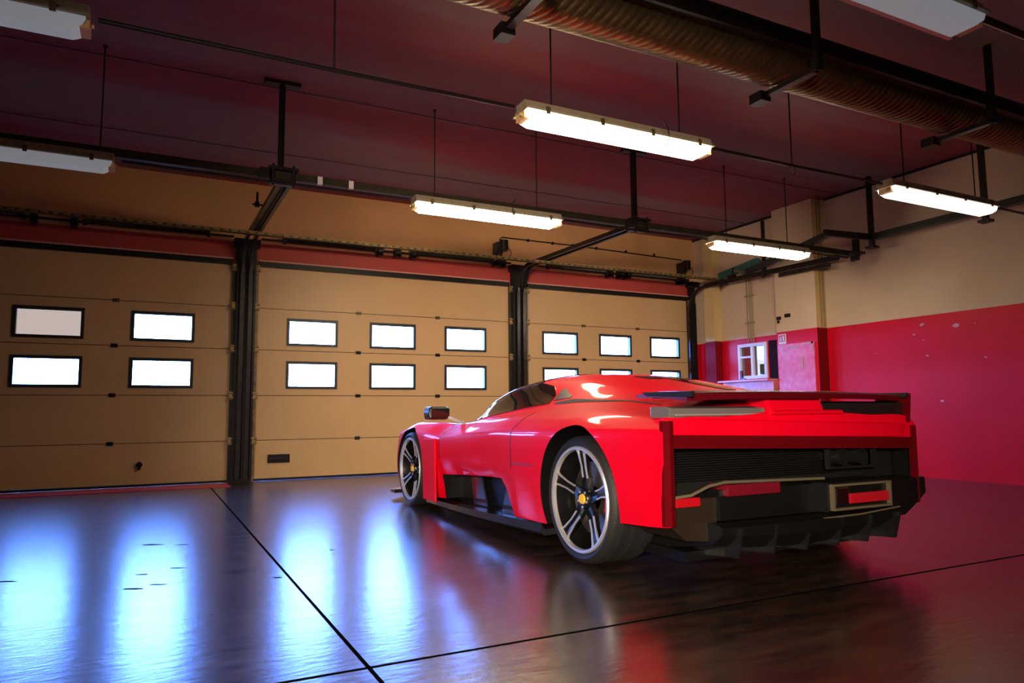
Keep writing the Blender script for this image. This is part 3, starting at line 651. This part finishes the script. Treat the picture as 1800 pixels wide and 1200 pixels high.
# windscreen with black visor and roof front
patch('windscreen', GLASSB, 5.84, 4.98, lin((0, 6.5), (.35, 6.15), (1, 6.12)), lambda t: 8, 1, mirror_centre=True, nu=12)
patch('roof_visor', CARB, 4.96, 4.70, lin((0, 6.15), (1, 6.3)), lambda t: 8, 1, mirror_centre=True, nu=12)
for sd in (1, -1):
    patch('side_window', GLASSB, 5.78, 4.36, lin((0, 5.12), (.3, 5.10), (1, 5.15)), lin((0, 5.5), (.10, 5.80), (.45, 5.93), (.78, 5.93), (.92, 5.75), (1, 5.45)), sd)
    patch('window_pillar', CARB, 5.86, 4.70, lin((0, 5.92), (.1, 5.86), (1, 5.95)), lin((0, 6.2), (.2, 6.08), (1, 6.12)), sd, off=.009, nu=3)
    patch('haunch_slot', MESHB, 4.28, 3.20, lin((0, 5.12), (.15, 5.02), (1, 5.05)), lin((0, 5.16), (.2, 5.22), (1, 5.10)), sd, off=.003, nu=4)
    patch('quarter_vent', BLK, 4.33, 4.12, lin((0, 5.25), (1, 5.3)), lin((0, 5.7), (1, 5.36)), sd, off=.004, nu=4)
    patch('door_seam', BLK, 4.40, 4.388, lambda t: 1.9, lambda t: 4.6, sd, off=.0015, ny=1, nu=20)
    patch('door_seam', BLK, 5.80, 5.788, lambda t: 2.0, lambda t: 4.9, sd, off=.0015, ny=1, nu=20)
    patch('flank_fold', RED2, 4.37, 4.04, lin((0, 2.02), (1, 2.06)), lin((0, 2.10), (1, 2.12)), sd, off=.004, ny=8, nu=2)
    # front fender louvre slot on top
    patch('fender_vent', BLK, 6.72, 6.30, lambda t: 4.45, lambda t: 4.75, sd, off=.003, nu=4)
patch('roof_intake', BLK, 4.02, 3.86, lambda t: 7.35, lambda t: 7.75, 1, off=.004, nu=4)
patch('roof_intake', BLK, 4.02, 3.86, lambda t: 7.35, lambda t: 7.75, -1, off=.004, nu=4)
patch('engine_cover', mat('engine_glass', (.05, .006, .010), .15, coat=1), 4.0, 3.30, lambda t: 7.86, lambda t: 8, 1, mirror_centre=True, nu=4)
# mirrors
for sd in (1, -1):
    mx = CX-sd*.98; mm = MB()
    yy = 5.74
    mm.prism([(mx-sd*.10, .80), (mx-sd*.11, .86), (mx-sd*.09, .91), (mx+sd*.07, .91), (mx+sd*.08, .86), (mx+sd*.065, .80)], 1, yy-.07, yy+.07)
    mo = obj('wing_mirror', mm, CARB, car, bevel=.018)
    obj('mirror_arm', MB().bar((mx+sd*.06, yy, .83), (mx+sd*.27, yy-.10, .745), .06, .022), LENS, mo)
    obj('mirror_face', MB().box(mx-.085, mx+.075, yy-.078, yy-.071, .828, .893), GLASSB, mo)
# side skirts and splitter
for sd in (1, -1):
    sk = MB(); Gt = []
    for y in np.linspace(6.14, 3.98, 30):
        t = (6.14-y)/2.16; wq = .95+.05*math.sin(t*math.pi*.9)-.02*(1-t); zt = .075+.04*t
        Gt.append([(CX-sd*(wq-.26), y, zt+.02), (CX-sd*(wq-.02), y, zt+.012), (CX-sd*wq, y, zt+.03+.02*t), (CX-sd*(wq+.008), y, zt-.004), (CX-sd*(wq-.02), y, zt-.025), (CX-sd*(wq-.26), y, zt-.02), (CX-sd*(wq-.26), y, zt+.02)])
    sk.grid(Gt); sk.add(Gt[0][:-1], [(0,1,2,3,4,5)]); sk.add(Gt[-1][:-1], [(0,1,2,3,4,5)])
    obj('side_skirt', sk, SKIRT, car, smooth=25)
    # vertical blades and aero vane inside the side opening
    obj('side_vane', MB().prism([(5.45, .12), (5.50, .33), (5.30, .34), (5.20, .12)], 0, CX-sd*.76, CX-sd*.775), SKIRT, car)
    obj('side_vane', MB().prism([(4.85, .12), (4.75, .36), (4.60, .38), (4.62, .12)], 0, CX-sd*.80, CX-sd*.815), SKIRT, car)
    obj('fin_blade', MB().prism([(6.12, .10), (6.13, .42), (6.10, .63), (5.84, .64), (5.82, .10)], 0, CX-sd*.955, CX-sd*.975), RED, car, bevel=.008)
sp = MB(); Gt = []
for q in np.linspace(-1, 1, 31):
    x = q*.97; yv = 7.60-.52*abs(q)**2.6
    Gt.append([(CX+x, yv, .075), (CX+x, yv-.01, .095), (CX+x, 6.95, .105), (CX+x, 6.95, .07), (CX+x, yv, .075)])
sp.grid(Gt); sp.add(Gt[0][:-1], [(0,1,2,3)]); sp.add(Gt[-1][:-1], [(0,1,2,3)])
obj('front_splitter', sp, SKIRT, car)
obj('undertray', MB().box(CX-.70, CX+.70, 2.95, 7.0, .085, .135), BLK, car)

# ---- wheels
def wheel(sd, yc, zc, rt_, rr, wd):
    xo = CX-sd*.962; c = (xo, yc, zc); s = sd     # outer face at xo-sd*?
    f = lambda a: a*sd                            # positive = inboard
    ty = MB().rev([(f(.012), rr-.002), (f(-.006), rr+.012), (f(-.012), rr+(rt_-rr)*.5), (f(0), rt_-.012), (f(.018), rt_), (f(wd-.02), rt_), (f(wd), rt_-.02), (f(wd), rr-.01), (f(.012), rr-.002)][:-1], c, 72)
    for k in range(3): ty.rev([(f(.06+.08*k), rt_-.004), (f(.062+.08*k), rt_+.0015), (f(.11+.08*k), rt_+.0015), (f(.112+.08*k), rt_-.004)], c, 72)
    w = obj('wheel', ty, TYRE, car, smooth=40)
    obj('rim', MB().rev([(f(-.004), rr+.004), (f(-.012), rr-.002), (f(-.010), rr-.016), (f(.016), rr-.020), (f(.016), rr)], c, 72), RIMB, w, smooth=40)
    obj('rim_barrel', MB().rev([(f(.010), rr-.004), (f(.012), rr-.022), (f(.10), rr-.05), (f(wd-.02), rr-.04), (f(wd-.02), rr-.02), (f(.10), rr-.03)], c, 64).cyl((xo+f(wd-.05), yc, zc), (xo+f(wd-.04), yc, zc), rr-.05, 40), RIMD, w, smooth=40)
    obj('brake_disc', MB().rev([(f(.10), .07), (f(.10), rr*.70), (f(.13), rr*.70), (f(.13), .07)], c, 56), DISC, w, smooth=40)
    ca = MB(); 
    a0, a1 = (150, 205) if yc < 5 else (-25, 30)
    pts = [(yc+rr*.78*math.cos(math.radians(a)), zc+rr*.78*math.sin(math.radians(a))) for a in np.linspace(a0, a1, 9)]+[(yc+rr*.48*math.cos(math.radians(a)), zc+rr*.48*math.sin(math.radians(a))) for a in np.linspace(a1, a0, 9)]
    ca.prism(pts, 0, xo+f(.075), xo+f(.155)); obj('brake_caliper', ca, YELC, w, bevel=.006)
    for k in range(5):
        a = math.radians(90+72*k+(3 if yc < 5 else 20))
        def P(rad, tan, dep): return (xo+f(dep), yc+rad*math.cos(a)-tan*math.sin(a), zc+rad*math.sin(a)+tan*math.cos(a))
        sp = MB()
        secs = [(.045, .040, .030, .075), (.12, .026, .036, .075), (rr*.62, .024, .024, .06), (rr*.86, .034, .008, .045), (rr-.008, .052, .000, .035)]
        vs = []
        for rad, hw, d0, d1 in secs: vs += [P(rad, -hw, d0+.004), P(rad, 0, d0+.010), P(rad, hw, d0+.004), P(rad, hw*.8, d1), P(rad, -hw*.8, d1)]
        fs = []
        for i in range(len(secs)-1):
            for q in range(5): fs.append((i*5+q, i*5+(q+1) % 5, (i+1)*5+(q+1) % 5, (i+1)*5+q))
        fs += [(0,1,2,3,4), tuple(range(20, 25))]
        sp.add(vs, fs); obj('spoke', sp, RIMD, w)
        for sgn in (-1, 1):
            eb = MB(); vs = []
            for rad, hw, d0, d1 in secs[1:]: vs += [P(rad, sgn*hw*.72, d0-.001), P(rad, sgn*hw*1.05, d0-.001), P(rad, sgn*hw*1.05, d0+.008), P(rad, sgn*hw*.72, d0+.008)]
            fs = [(0,1,2,3), (12,13,14,15)]
            for i in range(3):
                for q in range(4): fs.append((i*4+q, i*4+(q+1) % 4, (i+1)*4+(q+1) % 4, (i+1)*4+q))
            eb.add(vs, fs); obj('spoke_edge', eb, RIMB, w)
    obj('hub', MB().rev([(f(.022), .0005), (f(.022), .05), (f(.04), .062), (f(.07), .062), (f(.07), .0005)], c, 32), RIMD, w, smooth=40)
    obj('centre_cap', MB().rev([(f(.012), .0005), (f(.012), .026), (f(.022), .031), (f(.03), .031), (f(.03), .0005)], c, 24), YEL, w, smooth=40)
    for k in range(5):
        a = math.radians(54+72*k); obj('lug_bolt', MB().cyl((xo+f(.018), yc+.045*math.cos(a), zc+.045*math.sin(a)), (xo+f(.04), yc+.045*math.cos(a), zc+.045*math.sin(a)), .007, 8), RIMB, w)
YELC = mat('caliper_red', (.55, .02, .02), .3)
for sd in (1, -1):
    wheel(sd, RW[0], RW[1]+.004, RW[2], .298, .30)
    wheel(sd, FWH[0], FWH[1]+.004, FWH[2], .285, .25)

# ---- rear: recessed black fascia, lamps, trims, diffuser, wing
def zr(x): return -.028*(x-CX)
rf = MB()
rf.prism([(CX-.91, .30), (CX-.92, .71), (CX+.92, .66), (CX+.91, .30)], 1, 2.92, 2.99)
bump_ = obj('rear_fascia', rf, MESHB, car)
gr = MB()
for k in range(15): gr.box(CX-.80, CX+.36, 2.885, 2.90, .50+.0125*k, .503+.0125*k)
obj('rear_grille', gr, BLK, car)
# full width red tail edge; underside shade put into a dark red lip
te = MB(); Gt = []
for q in np.linspace(-1, 1, 33):
    x = CX+q*.925; yv = 2.745+.03*abs(q)**2+.10*max(0, abs(q)-.93)*5; dz = zr(x)
    Gt.append([(x, yv+.12, .780+dz*.6), (x, yv+.01, .800+dz), (x, yv, .790+dz), (x, yv+.004, .720+dz*.9), (x, yv+.010, .714+dz*.9), (x, yv+.10, .72+dz*.9), (x, yv+.12, .780+dz*.6)])
te.grid(Gt); te.add(Gt[0][:-1], [(0,1,2,3,4,5)]); te.add(Gt[-1][:-1], [(0,1,2,3,4,5)])
obj('tail_edge', te, RED, car, smooth=30)
tl = MB(); Gt = []
for q in np.linspace(-1, 1, 25):
    x = CX+q*.915; yv = 2.752+.012*q*q; dz = zr(x)
    Gt.append([(x, yv, .716+dz), (x, yv+.014, .650+dz), (x, yv+.14, .645+dz), (x, yv+.14, .716+dz), (x, yv, .716+dz)])
tl.grid(Gt); tl.add(Gt[0][:-1], [(0,1,2,3)]); tl.add(Gt[-1][:-1], [(0,1,2,3)])
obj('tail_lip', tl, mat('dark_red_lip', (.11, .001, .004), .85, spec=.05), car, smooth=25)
for sx, z1 in ((-1, .81), (1, .76)):
    obj('corner_shade', MB().prism([(CX+sx*.905, 2.79), (CX+sx*.905, 2.765), (CX+sx*.935, 2.757), (CX+sx*.962, 2.775), (CX+sx*.962, 2.80)], 2, .305, z1), bpy.data.materials['dark_red_lip'], car)  # recess shade behind each fender, put in as a dark red strip
# light bars above the tail edge, left smoked strip and right dark one
for x0, x1, mt, z0, z1 in ((CX-.90, CX-.26, LENS, .822, .880), (CX+.18, CX+.90, GLASSB, .775, .905)):
    lb = obj('tail_light', MB().prism([(2.80, z0), (2.79, z1-.01), (2.83, z1), (2.95, z1), (2.95, z0)], 0, x0, x1), mt, car, bevel=.006)
    obj('light_strip', MB().box(x0+.03, x1-.03, 2.783, 2.789, z0+.012, z0+.020), RIMD if mt is GLASSB else RIMB, lb)
# wing
wg = MB(); Gt = []
for q in np.linspace(-1, 1, 33):
    x = CX+.02+q*.82; dz = -.012*abs(q)**3; yv = 2.74+.04*q*q
    Gt.append([(x, yv, .948+dz), (x, yv+.01, .956+dz), (x, yv+.24, .972+dz), (x, yv+.42, .955+dz), (x, yv+.40, .940+dz), (x, yv+.2, .940+dz), (x, yv+.004, .918+dz), (x, yv, .948+dz)])
wg.grid(Gt); wg.add(Gt[0][:-1], [tuple(range(7))]); wg.add(Gt[-1][:-1], [tuple(range(7))])
wing = obj('rear_wing', wg, mat('wing_dark_red', (.10, .002, .006), .3, coat=.6), car, smooth=30)
obj('wing_support', MB().prism([(2.76, .78), (2.745, .95), (2.98, .95), (2.95, .80)], 0, CX+.872, CX+.892), bpy.data.materials['dark_red_lip'], wing, bevel=.003)
obj('wing_underside', MB().box(CX-.78, CX+.82, 2.80, 3.08, .925, .9385), BLK, wing)
for sx in (CX-.80, CX+.84): obj('wing_end', MB().prism([(2.74, .925), (2.73, .955), (3.14, .96), (3.10, .938)], 0, sx-.008, sx+.008), MESHB, wing, bevel=.003)
obj('wing_pylon', MB().prism([(2.78, .818), (2.765, .845), (2.80, .93), (3.12, .935), (3.20, .86), (3.20, .82)], 0, CX-.25, CX+.17), RED, car, bevel=.014)
obj('pylon_blade', MB().prism([(2.755, .835), (2.75, .852), (2.78, .86), (2.80, .84)], 0, CX-.24, CX+.30), RED, car, bevel=.004)
# exhaust housing and lower lamp on the right side of the fascia
def frame(x0, x1, z0, z1, y, t, mt, name, dz=0):
    return obj(name, MB().box(x0, x1, y, y+.03, z1-t, z1).box(x0, x1, y, y+.03, z0, z0+t).box(x0, x0+t, y, y+.03, z0+t, z1-t).box(x1-t, x1, y, y+.03, z0+t, z1-t), mt, car)
ex = frame(CX+.22, CX+.62, .525, .655, 2.80, .014, CARB, 'exhaust_surround')
for xx in (CX+.34, CX+.50):
    e = MB(); N = 28; ri = .038; ro = .046
    vs = []
    for yv, r in ((2.80, ro), (2.80, ri), (2.92, ri), (2.92, ro)):
        vs += [(xx+r*math.cos(2*math.pi*k/N), yv, .59+r*math.sin(2*math.pi*k/N)) for k in range(N)]
    e.add(vs, [(a*N+k, a*N+(k+1) % N, b*N+(k+1) % N, b*N+k) for a, b in ((0, 1), (1, 2), (2, 3), (3, 0)) for k in range(N)])
    obj('exhaust_pipe', e, mat('exhaust_steel', (.10, .10, .11), .3, metal=.9) if 'exhaust_steel' not in bpy.data.materials else bpy.data.materials['exhaust_steel'], car, smooth=30)
frame(CX+.12, CX+.60, .315, .455, 2.70, .012, TRIMB, 'rear_lamp_frame')
obj('rear_fog_lamp', MB().box(CX+.26, CX+.585, 2.705, 2.75, .345, .40), LRED, car, bevel=.004)
obj('rear_chrome', MB().box(CX+.14, CX+.25, 2.702, 2.75, .34, .44), mat('pale_chrome', (.55, .52, .48), .2, metal=1), car, bevel=.01)
obj('lamp_housing', MB().box(CX+.10, CX+.62, 2.725, 2.95, .305, .465), BLK, car)
obj('bronze_trim', MB().tube([(CX-.88, 2.80, .435), (CX-.80, 2.775, .445), (CX-.70, 2.76, .485), (CX-.60, 2.755, .50), (CX+.10, 2.74, .488)], .008), TRIMB, car, smooth=True)
obj('lower_trim', MB().tube([(CX+.02, 2.69, .285), (CX+.30, 2.68, .29), (CX+.66, 2.70, .305)], .005), TRIMB, car, smooth=True)
obj('bumper_insert', MB().box(CX-.57, CX-.20, 2.765, 2.90, .425, .485), mat('insert_red', (.16, .006, .018), .3, coat=.5), car, bevel=.006)
obj('tow_flap', MB().box(CX-.88, CX-.72, 2.795, 2.90, .385, .43), RED2, car, bevel=.006)
# diffuser with pods and fins
lo = MB(); Gt = []
for q in np.linspace(0, 1, 21):
    x = CX-.66+1.40*q; k = abs(q-.45)*1.8; yv = 2.68+.05*k*k
    zt = .300; zb = .15+.06*k*k
    Gt.append([(x, yv+.06, zt), (x, yv, zt-.015), (x, yv+.01, (zt+zb)/2), (x, yv+.08, zb), (x, yv+.6, .10), (x, yv+.6, zt-.03), (x, yv+.06, zt)])
lo.grid(Gt); lo.add(Gt[0][:-1], [tuple(range(6))]); lo.add(Gt[-1][:-1], [tuple(range(6))])
obj('diffuser', lo, BLK, car, smooth=25)
obj('rear_pod', MB().prism([(CX+.66, .24), (CX+.66, .445), (CX+.70, .455), (CX+1.0, .455), (CX+1.005, .36), (CX+.93, .31), (CX+.80, .24)], 1, 2.76, 3.04), BLK, car, bevel=.01)
obj('fascia_ledge', MB().prism([(2.90, .46), (2.80, .455), (2.79, .305), (2.95, .30)], 0, CX-.60, CX+.66), BLK, car)
obj('diffuser_corner', MB().prism([(CX-.90, .30), (CX-.90, .42), (CX-.60, .42), (CX-.60, .20), (CX-.80, .22)], 1, 2.82, 3.15), mat('corner_brown', (.022, .015, .009), .4), car)
for k in range(6):
    x = CX-.56+.24*k; obj('diffuser_fin', MB().prism([(2.72, .13), (2.68, .28), (3.2, .22), (3.2, .09)], 0, x-.006, x+.006), CARB, car)
